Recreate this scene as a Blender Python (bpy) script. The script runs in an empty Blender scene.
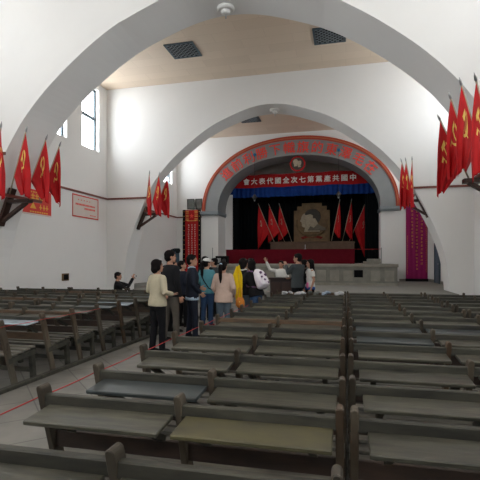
import bpy, bmesh, math, random
from mathutils import Vector, Matrix, Euler
random.seed(7)
SC = bpy.context.scene
COL = SC.collection
PI = math.pi
# ------------------------------------------------------------------ camera, world, exposure
YAW = math.radians(13.54)
cd = bpy.data.cameras.new('camera'); cam = bpy.data.objects.new('camera', cd); COL.objects.link(cam)
cd.sensor_width = 36; cd.lens = 33.0; cd.shift_y = 22/480; cd.clip_start = 0.05
cam.location = (0, 0, 1.6); cam.rotation_euler = (PI/2, 0, YAW)
SC.camera = cam
w = bpy.data.worlds.new('daylight'); SC.world = w; w.use_nodes = True
bg = w.node_tree.nodes['Background']; bg.inputs[0].default_value = (0.93, 0.97, 1.0, 1); bg.inputs[1].default_value = 9.0
SC.view_settings.view_transform = 'Standard'; SC.view_settings.look = 'None'
SC.view_settings.exposure = 0.66; SC.view_settings.gamma = 1.0; SC.view_settings.use_curve_mapping = False
SC.cycles.diffuse_bounces = 8; SC.cycles.max_bounces = 12; SC.cycles.transparent_max_bounces = 12
SC.cycles.use_denoising = True
# hall dimensions
XL, XR, XC = -10.55, 4.64, -2.95
YB, A1, A1E, A2, A2E, Y3, Y3E = -6.0, 9.8, 11.0, 18.0, 19.0, 26.5, 28.2
CEIL = 9.4; DAIS = 0.5; STAGE = 1.5
# window openings (y0, y1, z0, z1) of both long walls
WIN = [(-4.2, -2.9, 6.4, 9.1), (-1.4, -0.1, 6.4, 9.1), (1.4, 2.7, 6.4, 9.1), (4.2, 5.5, 6.4, 9.1), (7.0, 8.3, 6.4, 9.1),
       (13.78, 15.06, 6.42, 9.12), (16.07, 17.35, 6.42, 9.12), (20.6, 21.9, 6.42, 9.12), (24.4, 25.7, 6.42, 9.12)]
REAR_ADDED = [(-8.2, -6.6, 5.6, 8.6), (-3.75, -2.15, 5.6, 8.6), (0.7, 2.3, 5.6, 8.6)]  # unseen rear-wall windows, added for extra light on the near arch face
def portal(x, y, z, sx, sz, rot):
    l = bpy.data.lights.new('window_portal', 'AREA'); l.shape = 'RECTANGLE'; l.size = sx; l.size_y = sz
    l.cycles.is_portal = True
    o = bpy.data.objects.new('window_portal', l); COL.objects.link(o); o.location = (x, y, z); o.rotation_euler = rot
for (y0, y1, z0, z1) in WIN:
    portal(XL-.32, (y0+y1)/2, (z0+z1)/2, z1-z0, y1-y0, (0, -PI/2, 0))
    portal(XR+.32, (y0+y1)/2, (z0+z1)/2, z1-z0, y1-y0, (0, PI/2, 0))
for (x0, x1, z0, z1) in REAR_ADDED:
    portal((x0+x1)/2, YB-.32, (z0+z1)/2, x1-x0, z1-z0, (PI/2, 0, 0))

# ------------------------------------------------------------------ materials
def mat(name, col, rough=.6, var=.0, scale=4.0, metal=0, spec=.5, rand=0.0, col2=None, stretch=None, bump=0.0, coat=0.0):
    m = bpy.data.materials.new(name); m.use_nodes = True
    nt = m.node_tree; b = nt.nodes['Principled BSDF']
    b.inputs['Base Color'].default_value = (*col, 1); b.inputs['Roughness'].default_value = rough
    b.inputs['Metallic'].default_value = metal; b.inputs['Specular IOR Level'].default_value = spec
    if coat: b.inputs['Coat Weight'].default_value = coat; b.inputs['Coat Roughness'].default_value = .12
    if var or rand or col2:
        tc = nt.nodes.new('ShaderNodeTexCoord'); src = tc.outputs['Object']
        mp = nt.nodes.new('ShaderNodeMapping')
        if stretch: mp.inputs['Scale'].default_value = stretch
        nt.links.new(src, mp.inputs['Vector'])
        oi = nt.nodes.new('ShaderNodeObjectInfo')
        add = nt.nodes.new('ShaderNodeVectorMath'); add.operation = 'ADD'
        mul = nt.nodes.new('ShaderNodeVectorMath'); mul.operation = 'SCALE'; mul.inputs[3].default_value = 17.0
        cx = nt.nodes.new('ShaderNodeCombineXYZ')
        for i in range(3): nt.links.new(oi.outputs['Random'], cx.inputs[i])
        nt.links.new(cx.outputs[0], mul.inputs[0]); nt.links.new(mp.outputs[0], add.inputs[0]); nt.links.new(mul.outputs[0], add.inputs[1])
        nz = nt.nodes.new('ShaderNodeTexNoise'); nz.inputs['Scale'].default_value = scale; nz.inputs['Detail'].default_value = 5; nz.inputs['Roughness'].default_value = .62
        nt.links.new(add.outputs[0], nz.inputs['Vector'])
        rp = nt.nodes.new('ShaderNodeValToRGB'); rp.color_ramp.elements[0].position = .32; rp.color_ramp.elements[1].position = .7
        c2 = col2 or tuple(c*(1-var) for c in col)
        rp.color_ramp.elements[0].color = (*c2, 1); rp.color_ramp.elements[1].color = (*col, 1)
        nt.links.new(nz.outputs['Fac'], rp.inputs['Fac'])
        out = rp.outputs['Color']
        if rand:
            hs = nt.nodes.new('ShaderNodeHueSaturation')
            mr = nt.nodes.new('ShaderNodeMapRange'); mr.inputs['To Min'].default_value = 1-rand; mr.inputs['To Max'].default_value = 1+rand
            nt.links.new(oi.outputs['Random'], mr.inputs['Value']); nt.links.new(mr.outputs[0], hs.inputs['Value'])
            nt.links.new(out, hs.inputs['Color']); out = hs.outputs['Color']
        nt.links.new(out, b.inputs['Base Color'])
        if bump:
            bp = nt.nodes.new('ShaderNodeBump'); bp.inputs['Strength'].default_value = bump; bp.inputs['Distance'].default_value = .01
            nt.links.new(nz.outputs['Fac'], bp.inputs['Height']); nt.links.new(bp.outputs[0], b.inputs['Normal'])
    return m
M = {}
M['plaster'] = mat('white_plaster', (.80, .80, .79), .85, var=.035, scale=.6, spec=.2)
M['grey_paint'] = mat('grey_paint', (.245, .26, .265), .6, var=.08, scale=2)
M['impost'] = mat('grey_stone_paint', (.21, .24, .26), .6, var=.1)
M['red_trim'] = mat('red_trim_paint', (.42, .05, .025), .5, var=.15)
M['orange_trim'] = mat('orange_trim_paint', (.48, .13, .05), .5, var=.15)
M['red_letter'] = mat('red_letter_paint', (.80, .060, .038), .55)
M['white_letter'] = mat('white_letter_cloth', (.85, .80, .76), .8)
M['red_cloth'] = mat('red_cloth', (.44, .012, .014), .75, var=.12, scale=6, spec=.2)
M['red_flag'] = mat('red_flag_cloth', (.56, .010, .014), .6, var=.18, scale=3, spec=.25)
M['dark_red_cloth'] = mat('crimson_table_cloth', (.13, .006, .014), .85, var=.15, scale=5, spec=.1)
M['blue_cloth'] = mat('blue_valance_cloth', (.010, .05, .24), .8, var=.2, scale=4, spec=.15)
M['black_cloth'] = mat('black_curtain_cloth', (.012, .015, .017), .9, var=.2, scale=3, spec=.1)
M['purple'] = mat('magenta_cloth', (.30, .012, .11), .7, var=.12, scale=3, spec=.2)
M['gold'] = mat('gold_paint', (.80, .55, .12), .5)
M['orange_gold'] = mat('orange_gold_paint', (.65, .28, .05), .5)
M['black'] = mat('black_paint', (.008, .008, .009), .8, spec=.1)
M['dark_wood'] = mat('dark_brown_wood', (.055, .022, .014), .45, var=.4, scale=6, stretch=(1, 1, 6))
M['red_wood'] = mat('red_brown_rail_paint', (.19, .05, .035), .45, var=.2)
M['lectern_wood'] = mat('lectern_wood', (.030, .012, .010), .4, var=.4, scale=5)
M['brown_stage_wood'] = mat('brown_plinth_wood', (.13, .075, .042), .6, var=.3, scale=3)
M['relief_panel'] = mat('ochre_relief_panel', (.20, .125, .055), .7, var=.4, scale=3)
M['relief_grey'] = mat('grey_relief_plaster', (.44, .38, .28), .8, var=.3, scale=8)
M['relief_mid'] = mat('mid_grey_relief_paint', (.19, .165, .125), .8, var=.3, scale=8)
M['relief_dark'] = mat('dark_relief_paint', (.07, .06, .05), .8, var=.3, scale=8)
M['stone'] = mat('grey_stone_blocks', (.27, .265, .235), .85, var=.3, scale=3, bump=.2)
M['stone_cap'] = mat('pale_stone_coping', (.34, .325, .28), .85, var=.25, scale=3, bump=.2)
M['dais'] = mat('grey_concrete', (.235, .23, .212), .85, var=.15, scale=1.5)
M['pole'] = mat('pale_bamboo_pole', (.40, .34, .24), .5)
M['silver'] = mat('dull_silver', (.35, .36, .36), .35, metal=.7)
M['white_plastic'] = mat('white_plastic', (.80, .80, .78), .4)
M['window_frame'] = mat('blue_grey_window_paint', (.045, .075, .095), .5)
M['poster_red'] = mat('red_poster', (.68, .05, .035), .6, var=.08)
M['poster_white'] = mat('pale_pink_poster', (.72, .63, .58), .7, var=.06)
M['poster_yellow'] = mat('yellow_print', (.80, .42, .06), .6)
M['rope'] = mat('red_rope', (.42, .02, .02), .7)
M['bench'] = mat('weathered_grey_green_wood', (.056, .054, .039), .6, col2=(.014, .0135, .010), scale=3.2, stretch=(1, 5, 5), rand=.22, bump=.15)
M['bench_top'] = mat('worn_grey_green_desk', (.082, .078, .056), .42, col2=(.022, .022, .016), scale=6.5, stretch=(.6, 4, 4), rand=.25, bump=.3)
M['bench_yellow'] = mat('yellowed_desk', (.125, .108, .042), .46, col2=(.050, .048, .036), scale=1.6, stretch=(1, 2, 3), rand=.1)
M['bench_blue'] = mat('blue_grey_desk', (.046, .057, .058), .42, col2=(.020, .025, .026), scale=3, stretch=(1, 3, 3), rand=.1)
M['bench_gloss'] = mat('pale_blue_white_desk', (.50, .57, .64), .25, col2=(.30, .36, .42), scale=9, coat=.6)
M['bench_post'] = mat('worn_post_wood', (.088, .078, .057), .6, col2=(.045, .027, .015), scale=3.5, stretch=(1, 1, .6), rand=.35)
M['bench_rust'] = mat('orange_brown_worn_board', (.115, .064, .033), .6, col2=(.035, .026, .017), scale=3.4, stretch=(1, 4, 4), rand=.2)
M['bench_seat'] = mat('worn_pale_seat_slats', (.145, .135, .112), .6, col2=(.055, .050, .041), scale=3.4, stretch=(1, 5, 5), rand=.2)
M['bench_brown'] = mat('red_brown_board', (.062, .034, .023), .6, col2=(.022, .014, .010), scale=4, stretch=(1, 4, 4), rand=.3)
M['skin'] = mat('skin', (.42, .22, .145), .55, var=.06)
M['hair'] = mat('black_hair', (.008, .006, .006), .75, var=.3, scale=30, spec=.12)
M['lip'] = mat('lips', (.33, .10, .09), .5)
M['lamp_black'] = mat('dark_lamp_metal', (.03, .03, .03), .4)
M['lamp_blue'] = mat('blue_plastic', (.01, .16, .35), .4)
M['paper'] = mat('white_paper', (.52, .53, .55), .8, var=.3, scale=20)
M['lilac'] = mat('lilac_print_fabric', (.62, .55, .66), .8, col2=(.80, .78, .80), scale=6)
M['purple_dark'] = mat('dark_purple_print', (.12, .06, .14), .8)
M['teal_box'] = mat('dark_teal_paint', (.012, .055, .085), .5, var=.2)
M['frost'] = mat('frosted_grey_photo', (.16, .17, .15), .5, var=.4, scale=10)
def cloth(name, col, var=.15): 
    if name not in M: M[name] = mat(name, col, .85, var=var, scale=9, spec=.15)
    return M[name]
def floor_mat():
    m = bpy.data.materials.new('grey_flagstones'); m.use_nodes = True
    nt = m.node_tree; b = nt.nodes['Principled BSDF']; b.inputs['Roughness'].default_value = .6
    tc = nt.nodes.new('ShaderNodeTexCoord'); mp = nt.nodes.new('ShaderNodeMapping'); nt.links.new(tc.outputs['Object'], mp.inputs[0])
    mp.inputs['Rotation'].default_value = (0, 0, math.radians(45))
    br = nt.nodes.new('ShaderNodeTexBrick'); br.offset = 0; br.inputs['Scale'].default_value = 1.0
    br.inputs['Brick Width'].default_value = .62; br.inputs['Row Height'].default_value = .62; br.inputs['Mortar Size'].default_value = .008
    br.inputs['Color1'].default_value = (.185, .178, .163, 1); br.inputs['Color2'].default_value = (.155, .15, .138, 1); br.inputs['Mortar'].default_value = (.085, .082, .076, 1)
    nt.links.new(mp.outputs[0], br.inputs['Vector'])
    nz = nt.nodes.new('ShaderNodeTexNoise'); nz.inputs['Scale'].default_value = 2.2; nz.inputs['Detail'].default_value = 6
    nt.links.new(tc.outputs['Object'], nz.inputs['Vector'])
    rp = nt.nodes.new('ShaderNodeValToRGB'); rp.color_ramp.elements[0].color = (.72, .72, .72, 1); rp.color_ramp.elements[1].color = (1.15, 1.14, 1.12, 1)
    rp.color_ramp.elements[0].position = .3; rp.color_ramp.elements[1].position = .7
    nt.links.new(nz.outputs['Fac'], rp.inputs[0])
    mx = nt.nodes.new('ShaderNodeMix'); mx.data_type = 'RGBA'; mx.blend_type = 'MULTIPLY'; mx.inputs[0].default_value = 1
    nt.links.new(br.outputs['Color'], mx.inputs[6]); nt.links.new(rp.outputs[0], mx.inputs[7]); nt.links.new(mx.outputs[2], b.inputs['Base Color'])
    return m
def ceil_mat():
    m = bpy.data.materials.new('beige_ceiling_boards'); m.use_nodes = True
    nt = m.node_tree; b = nt.nodes['Principled BSDF']; b.inputs['Roughness'].default_value = .38; b.inputs['Specular IOR Level'].default_value = .45
    tc = nt.nodes.new('ShaderNodeTexCoord')
    br = nt.nodes.new('ShaderNodeTexBrick'); br.offset = .5; br.inputs['Scale'].default_value = 1.0
    br.inputs['Brick Width'].default_value = 1.8; br.inputs['Row Height'].default_value = .6; br.inputs['Mortar Size'].default_value = .006
    br.inputs['Color1'].default_value = (.70, .575, .45, 1); br.inputs['Color2'].default_value = (.65, .53, .41, 1); br.inputs['Mortar'].default_value = (.56, .45, .34, 1)
    nt.links.new(tc.outputs['Object'], br.inputs['Vector']); nt.links.new(br.outputs['Color'], b.inputs['Base Color'])
    nz = nt.nodes.new('ShaderNodeTexNoise'); nz.inputs['Scale'].default_value = 1.3; nt.links.new(tc.outputs['Object'], nz.inputs['Vector'])
    bp = nt.nodes.new('ShaderNodeBump'); bp.inputs['Strength'].default_value = .25; bp.inputs['Distance'].default_value = .05
    nt.links.new(nz.outputs['Fac'], bp.inputs['Height']); nt.links.new(bp.outputs[0], b.inputs['Normal'])
    return m
def glass_mat():
    m = bpy.data.materials.new('window_glass'); m.use_nodes = True
    nt = m.node_tree; nt.nodes.clear()
    o = nt.nodes.new('ShaderNodeOutputMaterial'); mx = nt.nodes.new('ShaderNodeMixShader'); t = nt.nodes.new('ShaderNodeBsdfTransparent'); g = nt.nodes.new('ShaderNodeBsdfGlossy')
    g.inputs['Roughness'].default_value = .05; mx.inputs[0].default_value = .06
    nt.links.new(t.outputs[0], mx.inputs[1]); nt.links.new(g.outputs[0], mx.inputs[2]); nt.links.new(mx.outputs[0], o.inputs[0])
    return m
M['floor'] = floor_mat(); M['ceiling'] = ceil_mat(); M['glass'] = glass_mat()

# ------------------------------------------------------------------ mesh helpers
class MB:
    """collects shapes, then links them as one mesh object"""
    def __init__(s): s.v = []; s.f = []; s.T = Matrix.Identity(4)
    def add(s, vs, fs):
        n = len(s.v); s.v += [s.T @ Vector(p) for p in vs]; s.f += [tuple(i+n for i in f) for f in fs]; return s
    def box(s, x0, x1, y0, y1, z0, z1, R=None):
        vs = [Vector((x, y, z)) for z in (z0, z1) for y in (y0, y1) for x in (x0, x1)]
        if R is not None: vs = [R @ v for v in vs]
        return s.add(vs, [(0, 2, 3, 1), (4, 5, 7, 6), (0, 1, 5, 4), (2, 6, 7, 3), (0, 4, 6, 2), (1, 3, 7, 5)])
    def beam(s, a, b, wx, wy, up=(0, 0, 1)):
        a, b = Vector(a), Vector(b); d = (b-a).normalized(); u = Vector(up)
        if abs(d.dot(u)) > .98: u = Vector((0, 1, 0))
        x = d.cross(u).normalized()*wx/2; y = x.cross(d).normalized()*wy/2
        vs = [p+sx*x+sy*y for p in (a, b) for sx, sy in ((-1, -1), (1, -1), (1, 1), (-1, 1))]
        return s.add(vs, [(3, 2, 1, 0), (4, 5, 6, 7)]+[(i, (i+1) % 4, 4+(i+1) % 4, 4+i) for i in range(4)])
    def tube(s, pts, rad, n=8, round_ends=False):
        pts = [Vector(p) for p in pts]; rad = rad if isinstance(rad, (list, tuple)) else [rad]*len(pts)
        if round_ends:
            d0 = (pts[1]-pts[0]).normalized(); d1 = (pts[-1]-pts[-2]).normalized(); r0, r1 = rad[0], rad[-1]
            pts = [pts[0]-d0*r0*.95, pts[0]-d0*r0*.6]+pts+[pts[-1]+d1*r1*.6, pts[-1]+d1*r1*.95]
            rad = [r0*.3, r0*.8]+list(rad)+[r1*.8, r1*.3]
        vs = []; N = len(pts); ref = None
        for i, p in enumerate(pts):
            d = (pts[min(i+1, N-1)]-pts[max(i-1, 0)]).normalized()
            if ref is None: ref = Vector((0, 0, 1)) if abs(d.z) < .9 else Vector((0, 1, 0))
            x = d.cross(ref); x = x.normalized() if x.length > 1e-5 else d.orthogonal().normalized()
            y = x.cross(d).normalized(); ref = y
            vs += [p+(x*math.cos(2*PI*k/n)+y*math.sin(2*PI*k/n))*rad[i] for k in range(n)]
        fs = [(i*n+k, i*n+(k+1) % n, (i+1)*n+(k+1) % n, (i+1)*n+k) for i in range(N-1) for k in range(n)]
        fs += [tuple(range(n-1, -1, -1)), tuple((N-1)*n+k for k in range(n))]
        return s.add(vs, fs)
    def loft(s, rings, n=16, power=2.0):
        """rings: (cx, cy, cz, rx, ry)"""
        vs = []
        for (cx, cy, cz, rx, ry) in rings:
            for k in range(n):
                a = 2*PI*k/n; c, q = math.cos(a), math.sin(a)
                vs.append((cx+rx*math.copysign(abs(c)**(2/power), c), cy+ry*math.copysign(abs(q)**(2/power), q), cz))
        N = len(rings)
        fs = [(i*n+k, i*n+(k+1) % n, (i+1)*n+(k+1) % n, (i+1)*n+k) for i in range(N-1) for k in range(n)]
        fs += [tuple(range(n-1, -1, -1)), tuple((N-1)*n+k for k in range(n))]
        return s.add(vs, fs)
    def ball(s, c, r, n=12, m=8, R=None):
        c = Vector(c); r = r if isinstance(r, (tuple, list)) else (r, r, r)
        vs = []; R = R or Matrix.Identity(3)
        for i in range(m+1):
            t = PI*i/m
            for k in range(n):
                a = 2*PI*k/n
                vs.append(c+R @ Vector((r[0]*math.sin(t)*math.cos(a), r[1]*math.sin(t)*math.sin(a), -r[2]*math.cos(t))))
        fs = [(i*n+k, i*n+(k+1) % n, (i+1)*n+(k+1) % n, (i+1)*n+k) for i in range(m) for k in range(n)]
        return s.add(vs, fs)
    def prism(s, poly, y0, y1):
        """poly in x,z extruded along y"""
        n = len(poly)
        vs = [(x, y0, z) for x, z in poly]+[(x, y1, z) for x, z in poly]
        return s.add(vs, [tuple(range(n)), tuple(range(2*n-1, n-1, -1))]+[(i, n+i, n+(i+1) % n, (i+1) % n) for i in range(n)])
    def grid(s, nu, nv, fn):
        vs = [fn(i/nu, j/nv) for j in range(nv+1) for i in range(nu+1)]
        return s.add(vs, [(j*(nu+1)+i, j*(nu+1)+i+1, (j+1)*(nu+1)+i+1, (j+1)*(nu+1)+i) for j in range(nv) for i in range(nu)])
    def ring(s, c, R, r, axis='y', n=28, m=8):
        vs = []
        for i in range(n):
            a = 2*PI*i/n
            for k in range(m):
                b = 2*PI*k/m; q = R+r*math.cos(b); h = r*math.sin(b)
                p = (q*math.cos(a), h, q*math.sin(a)) if axis == 'y' else (q*math.cos(a), q*math.sin(a), h)
                vs.append(Vector(c)+Vector(p))
        return s.add(vs, [(i*m+k, ((i+1) % n)*m+k, ((i+1) % n)*m+(k+1) % m, i*m+(k+1) % m) for i in range(n) for k in range(m)])
    def disc(s, c, R, t, axis='y', n=28):
        c = Vector(c); vs = []
        for h in (-t/2, t/2):
            for i in range(n):
                a = 2*PI*i/n
                vs.append(c+Vector((R*math.cos(a), h, R*math.sin(a)) if axis == 'y' else (R*math.cos(a), R*math.sin(a), h)))
        return s.add(vs, [tuple(range(n)), tuple(range(2*n-1, n-1, -1))]+[(i, (i+1) % n, n+(i+1) % n, n+i) for i in range(n)])
    def mesh(s, name, bevel=0, smooth=False, merge=False, weld=None):
        me = bpy.data.meshes.new(name); me.from_pydata([tuple(v) for v in s.v], [], s.f)
        bm = bmesh.new(); bm.from_mesh(me)
        if merge: bmesh.ops.remove_doubles(bm, verts=bm.verts, dist=1e-4)
        bmesh.ops.recalc_face_normals(bm, faces=bm.faces)
        if bevel: bmesh.ops.bevel(bm, geom=bm.edges[:], offset=bevel, segments=1, affect='EDGES')
        for f in bm.faces: f.smooth = smooth
        bm.to_mesh(me); bm.free(); return me
    def build(s, name, m, parent=None, **k):
        return link(name, s.mesh(name, **k), m, parent)
def link(name, me, m, parent=None):
    o = bpy.data.objects.new(name, me)
    if m is not None and not me.materials: me.materials.append(m)
    COL.objects.link(o)
    if parent is not None: o.parent = parent
    return o
def tag(o, label, cat, group=None):
    o['label'] = label; o['category'] = cat
    if group: o['group'] = group
    return o
def structure(o): o['kind'] = 'structure'; return o
def thing(name, label, cat, loc=(0, 0, 0), rz=0, group=None):
    o = bpy.data.objects.new(name, None); o.empty_display_size = .1; COL.objects.link(o)
    o.location = loc; o.rotation_euler = (0, 0, rz)
    return tag(o, label, cat, group)
def kids(o): return list(o.children)
def copy_tree(o, parent=None):
    c = o.copy(); COL.objects.link(c)
    if parent is not None: c.parent = parent
    for ch in kids(o): copy_tree(ch, c)
    return c
_fc = bpy.data.curves.new('lettering_source', 'FONT')
_fo = bpy.data.objects.new('lettering_source', _fc)
def glyph(ch, size, depth, bold=.02):
    """mesh of one character, centred, in the x-z plane, facing -y, depth along y; shifted copies thicken the strokes"""
    _fc.body = ch; _fc.size = 1; _fc.extrude = 0.0; _fc.offset = 0; _fc.resolution_u = 2
    if _fo.name not in COL.objects: COL.objects.link(_fo)
    dg = bpy.context.evaluated_depsgraph_get(); dg.update()
    me = bpy.data.meshes.new_from_object(_fo.evaluated_get(dg))
    bm = bmesh.new(); bm.from_mesh(me); bpy.data.meshes.remove(me)
    bmesh.ops.remove_doubles(bm, verts=bm.verts, dist=.001)
    ret = bmesh.ops.extrude_face_region(bm, geom=bm.faces[:])
    bmesh.ops.translate(bm, verts=[e for e in ret['geom'] if isinstance(e, bmesh.types.BMVert)], vec=(0, 0, depth/size))
    bmesh.ops.recalc_face_normals(bm, faces=bm.faces)
    mb = MB()
    vs = [v.co.copy() for v in bm.verts]; bm.verts.index_update(); fs = [tuple(v.index for v in f.verts) for f in bm.faces]; bm.free()
    for q, (dx, dz) in enumerate(((0, 0), (bold, 0), (-bold, 0), (0, bold), (0, -bold), (bold*.7, bold*.7), (-bold*.7, -bold*.7))):
        mb.add([((v.x-.5+dx)*size, -v.z*size-.0006*q, (v.y-.38+dz)*size) for v in vs], fs)
    return mb.mesh('character')

# ------------------------------------------------------------------ room shell
fl = structure(MB().box(XL-.3, XR+.3, YB-.3, 33, -.2, 0).build('floor', M['floor']))
structure(MB().box(XL-.3, XR+.3, YB-.3, Y3+.2, CEIL, CEIL+.2).build('ceiling', M['ceiling']))
def long_wall(name, x0, x1, wins, y0, y1, ztop, doors=()):
    mb = MB(); ys = sorted({y0, y1} | {w_[0] for w_ in wins} | {w_[1] for w_ in wins})
    for a, b in zip(ys, ys[1:]):
        ww = [w_ for w_ in wins if w_[0] <= a+1e-6 and w_[1] >= b-1e-6]
        if ww:
            _, _, z0, z1 = ww[0]
            if z0 > 0: mb.box(x0, x1, a, b, 0, z0)
            mb.box(x0, x1, a, b, z1, ztop)
        else: mb.box(x0, x1, a, b, 0, ztop)
    return structure(mb.build(name, M['plaster']))
long_wall('wall_left', XL-.3, XL, WIN, YB-.3, 33, CEIL)
DOOR = (24.0, 25.1, DAIS, 2.55)
mbw = MB()
long_wall('wall_right', XR, XR+.3, WIN, YB-.3, 33, CEIL)
mb = MB(); xs = sorted({XL, XR} | {r[0] for r in REAR_ADDED} | {r[1] for r in REAR_ADDED})
for a, b in zip(xs, xs[1:]):
    ww = [r for r in REAR_ADDED if r[0] <= a+1e-6 and r[1] >= b-1e-6]
    if ww: mb.box(a, b, YB-.3, YB, 0, ww[0][2]).box(a, b, YB-.3, YB, ww[0][3], CEIL)
    else: mb.box(a, b, YB-.3, YB, 0, CEIL)
structure(mb.build('wall_rear', M['plaster']))
# windows
def window(n, c, along, w_, h, frame_label=None):
    """c: centre of the opening in the wall plane; along: 'y' or 'x'"""
    o = bpy.data.objects.new('window_%d' % n, None); COL.objects.link(o); structure(o)
    o.location = c; o.rotation_euler = (0, 0, PI/2 if along == 'y' else 0)
    f = MB(); t = .07
    f.box(-w_/2, w_/2, -.03, .03, -h/2, -h/2+t).box(-w_/2, w_/2, -.03, .03, h/2-t, h/2).box(-w_/2, -w_/2+t, -.03, .03, -h/2, h/2).box(w_/2-t, w_/2, -.03, .03, -h/2, h/2)
    f.box(-w_/2, w_/2, -.04, .04, .02, .15)
    fo = f.build('window_frame', M['window_frame'], o); fo['kind'] = 'structure'
    MB().box(-w_/2+t, w_/2-t, -.004, .004, -h/2+t, h/2-t).build('pane', M['glass'], o)
    g = MB()
    for k in range(7):
        z = -h/2+t+(h-2*t)*(k+.5)/7
        g.box(-w_/2+t, w_/2-t, .10, .11, z, z+.012)
    g.build('grille', M['silver'], o)
n = 1
for (y0, y1, z0, z1) in WIN:
    for sx in (XL-.2, XR+.2):
        window(n, (sx, (y0+y1)/2, (z0+z1)/2), 'y', y1-y0, z1-z0); n += 1
for (x0, x1, z0, z1) in REAR_ADDED:  # added windows behind the camera, out of view
    window(n, ((x0+x1)/2, YB-.2, (z0+z1)/2), 'x', x1-x0, z1-z0); n += 1
# big hall arches
ARCH = [(0, 8.15), (.7, 8.08), (1.45, 7.86), (2.4, 7.47), (3.2, 6.98), (4.0, 6.36), (4.55, 5.85), (5.03, 5.3), (5.43, 4.7), (5.8, 4.0), (6.24, 3.0), (6.57, 2.0), (6.72, 1.0), (6.78, 0)]
def smooth_curve(P, k=4):
    out = []
    for i in range(len(P)-1):
        p0, p1, p2, p3 = P[max(i-1, 0)], P[i], P[i+1], P[min(i+2, len(P)-1)]
        if i == 0: p0 = (-P[1][0], P[1][1])
        for j in range(k):
            t = j/k
            out.append(tuple(.5*(2*p1[d]+(p2[d]-p0[d])*t+(2*p0[d]-5*p1[d]+4*p2[d]-p3[d])*t*t+(3*p1[d]-p0[d]-3*p2[d]+p3[d])*t**3) for d in (0, 1)))
    return out+[P[-1]]
AC = smooth_curve(ARCH)
def arch_wall(name, curve, y0, y1, x0, x1, zt, m, xc, curve2=None, sh=(0, 0)):
    def fl_(cv, s_):
        g_ = lambda z: s_*min(1, z/5)**2
        return [(xc-x+g_(z), z) for x, z in reversed(cv)]+[(xc+x+g_(z), z) for x, z in cv[1:]]
    fa, fb = fl_(curve, sh[0]), fl_(curve2 or curve, sh[1])
    mb = MB(); n = len(fa)
    for y, full in ((y0, fa), (y1, fb)):
        b = [(x, y, z) for x, z in full]; t = [(x, y, zt) for x, z in full]
        mb.add(b+t, [(i, i+1, n+i+1, n+i) for i in range(n-1)])
        mb.add([(x0, y, 0), (full[0][0], y, 0), (full[0][0], y, zt), (x0, y, zt)], [(0, 1, 2, 3)])
        mb.add([(full[-1][0], y, 0), (x1, y, 0), (x1, y, zt), (full[-1][0], y, zt)], [(0, 1, 2, 3)])
    mb.add([(x, y0, z) for x, z in fa]+[(x, y1, z) for x, z in fb], [(i, i+1, n+i+1, n+i) for i in range(n-1)])
    mb.add([(x0, y0, 0), (x0, y1, 0), (x0, y1, zt), (x0, y0, zt)], [(0, 1, 2, 3)]); mb.add([(x1, y0, 0), (x1, y1, 0), (x1, y1, zt), (x1, y0, zt)], [(0, 1, 2, 3)])
    mb.add([(x0, y0, zt), (x1, y0, zt), (x1, y1, zt), (x0, y1, zt)], [(0, 1, 2, 3)])
    return structure(mb.build(name, m, merge=True))
AC1 = [(x*(1+.035*min(1, z/4)), z-.02*(z > 7.5)) for x, z in AC]; AC1E = [(x*(1+.005*min(1, z/4)), z-.17*max(0, (z-5.5)/2.65)) for x, z in AC]
arch_wall('wall_near_arch', AC1, A1, A1E, XL, XR, CEIL, M['plaster'], XC, AC1E)
arch_wall('wall_far_arch', AC, A2, A2E, XL, XR, CEIL, M['plaster'], XC, [(x, z-.10*max(0, (z-5.5)/2.65)) for x, z in AC], (-.13, -.27))
# stage wall with its arch
SX = -2.92; SPR = 4.76
def sup(a, b, n, k=40):
    out = []
    for i in range(k+1):
        t = PI/2*i/k
        out.append((a*math.sin(t)**(2/n), SPR+b*max(math.cos(t), 0)**(2/n)))
    return out
INNER = sup(4.87, 3.26, 2.2); OUTER = sup(5.89, 4.38, 2.15)
arch_wall('wall_stage', INNER+[(4.871, 0)], Y3, Y3E, XL, XR, CEIL, M['plaster'], SX)
def band(c0, c1, y0, y1):
    """solid band between two curves (same count), front face at y0"""
    a = [(SX-x, z) for x, z in reversed(c0)]+[(SX+x, z) for x, z in c0[1:]]
    b = [(SX-x, z) for x, z in reversed(c1)]+[(SX+x, z) for x, z in c1[1:]]
    n = len(a); mb = MB()
    vs = [(x, y, z) for y in (y0, y1) for q in (a, b) for x, z in q]
    fs = []
    for i in range(n-1):
        fs += [(i, i+1, n+i+1, n+i), (2*n+i, 3*n+i, 3*n+i+1, 2*n+i+1), (i, 2*n+i, 2*n+i+1, i+1), (n+i, n+i+1, 3*n+i+1, 3*n+i)]
    fs += [(0, n, 3*n, 2*n), (n-1, 3*n-1, 4*n-1, 2*n-1)]
    return mb.add(vs, fs)
def between(t):
    return [(p[0]*(1-t)+q[0]*t, p[1]*(1-t)+q[1]*t) for p, q in zip(INNER, OUTER)]
structure(band(between(-.012), between(.80), Y3-.12, Y3E+.02).build('trim_1', M['grey_paint']))
structure(band(between(.80), between(1.0), Y3-.16, Y3-.001).build('trim_2', M['red_trim']))
structure(band(between(.87), between(.92), Y3-.185, Y3-.15).build('trim_3', M['orange_trim']))
k = 4
for sx in (-1, 1):
    x0, x1 = SX+sx*4.80, SX+sx*6.0
    mb = MB().box(min(x0, x1), max(x0, x1), Y3-.22, Y3E+.05, SPR-.16, SPR+.02).box(min(x0, x1)+.04, max(x0, x1)-.04, Y3-.17, Y3E+.03, SPR-.24, SPR-.16)
    structure(mb.build('trim_%d' % k, M['impost'], bevel=.012)); k += 1
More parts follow.
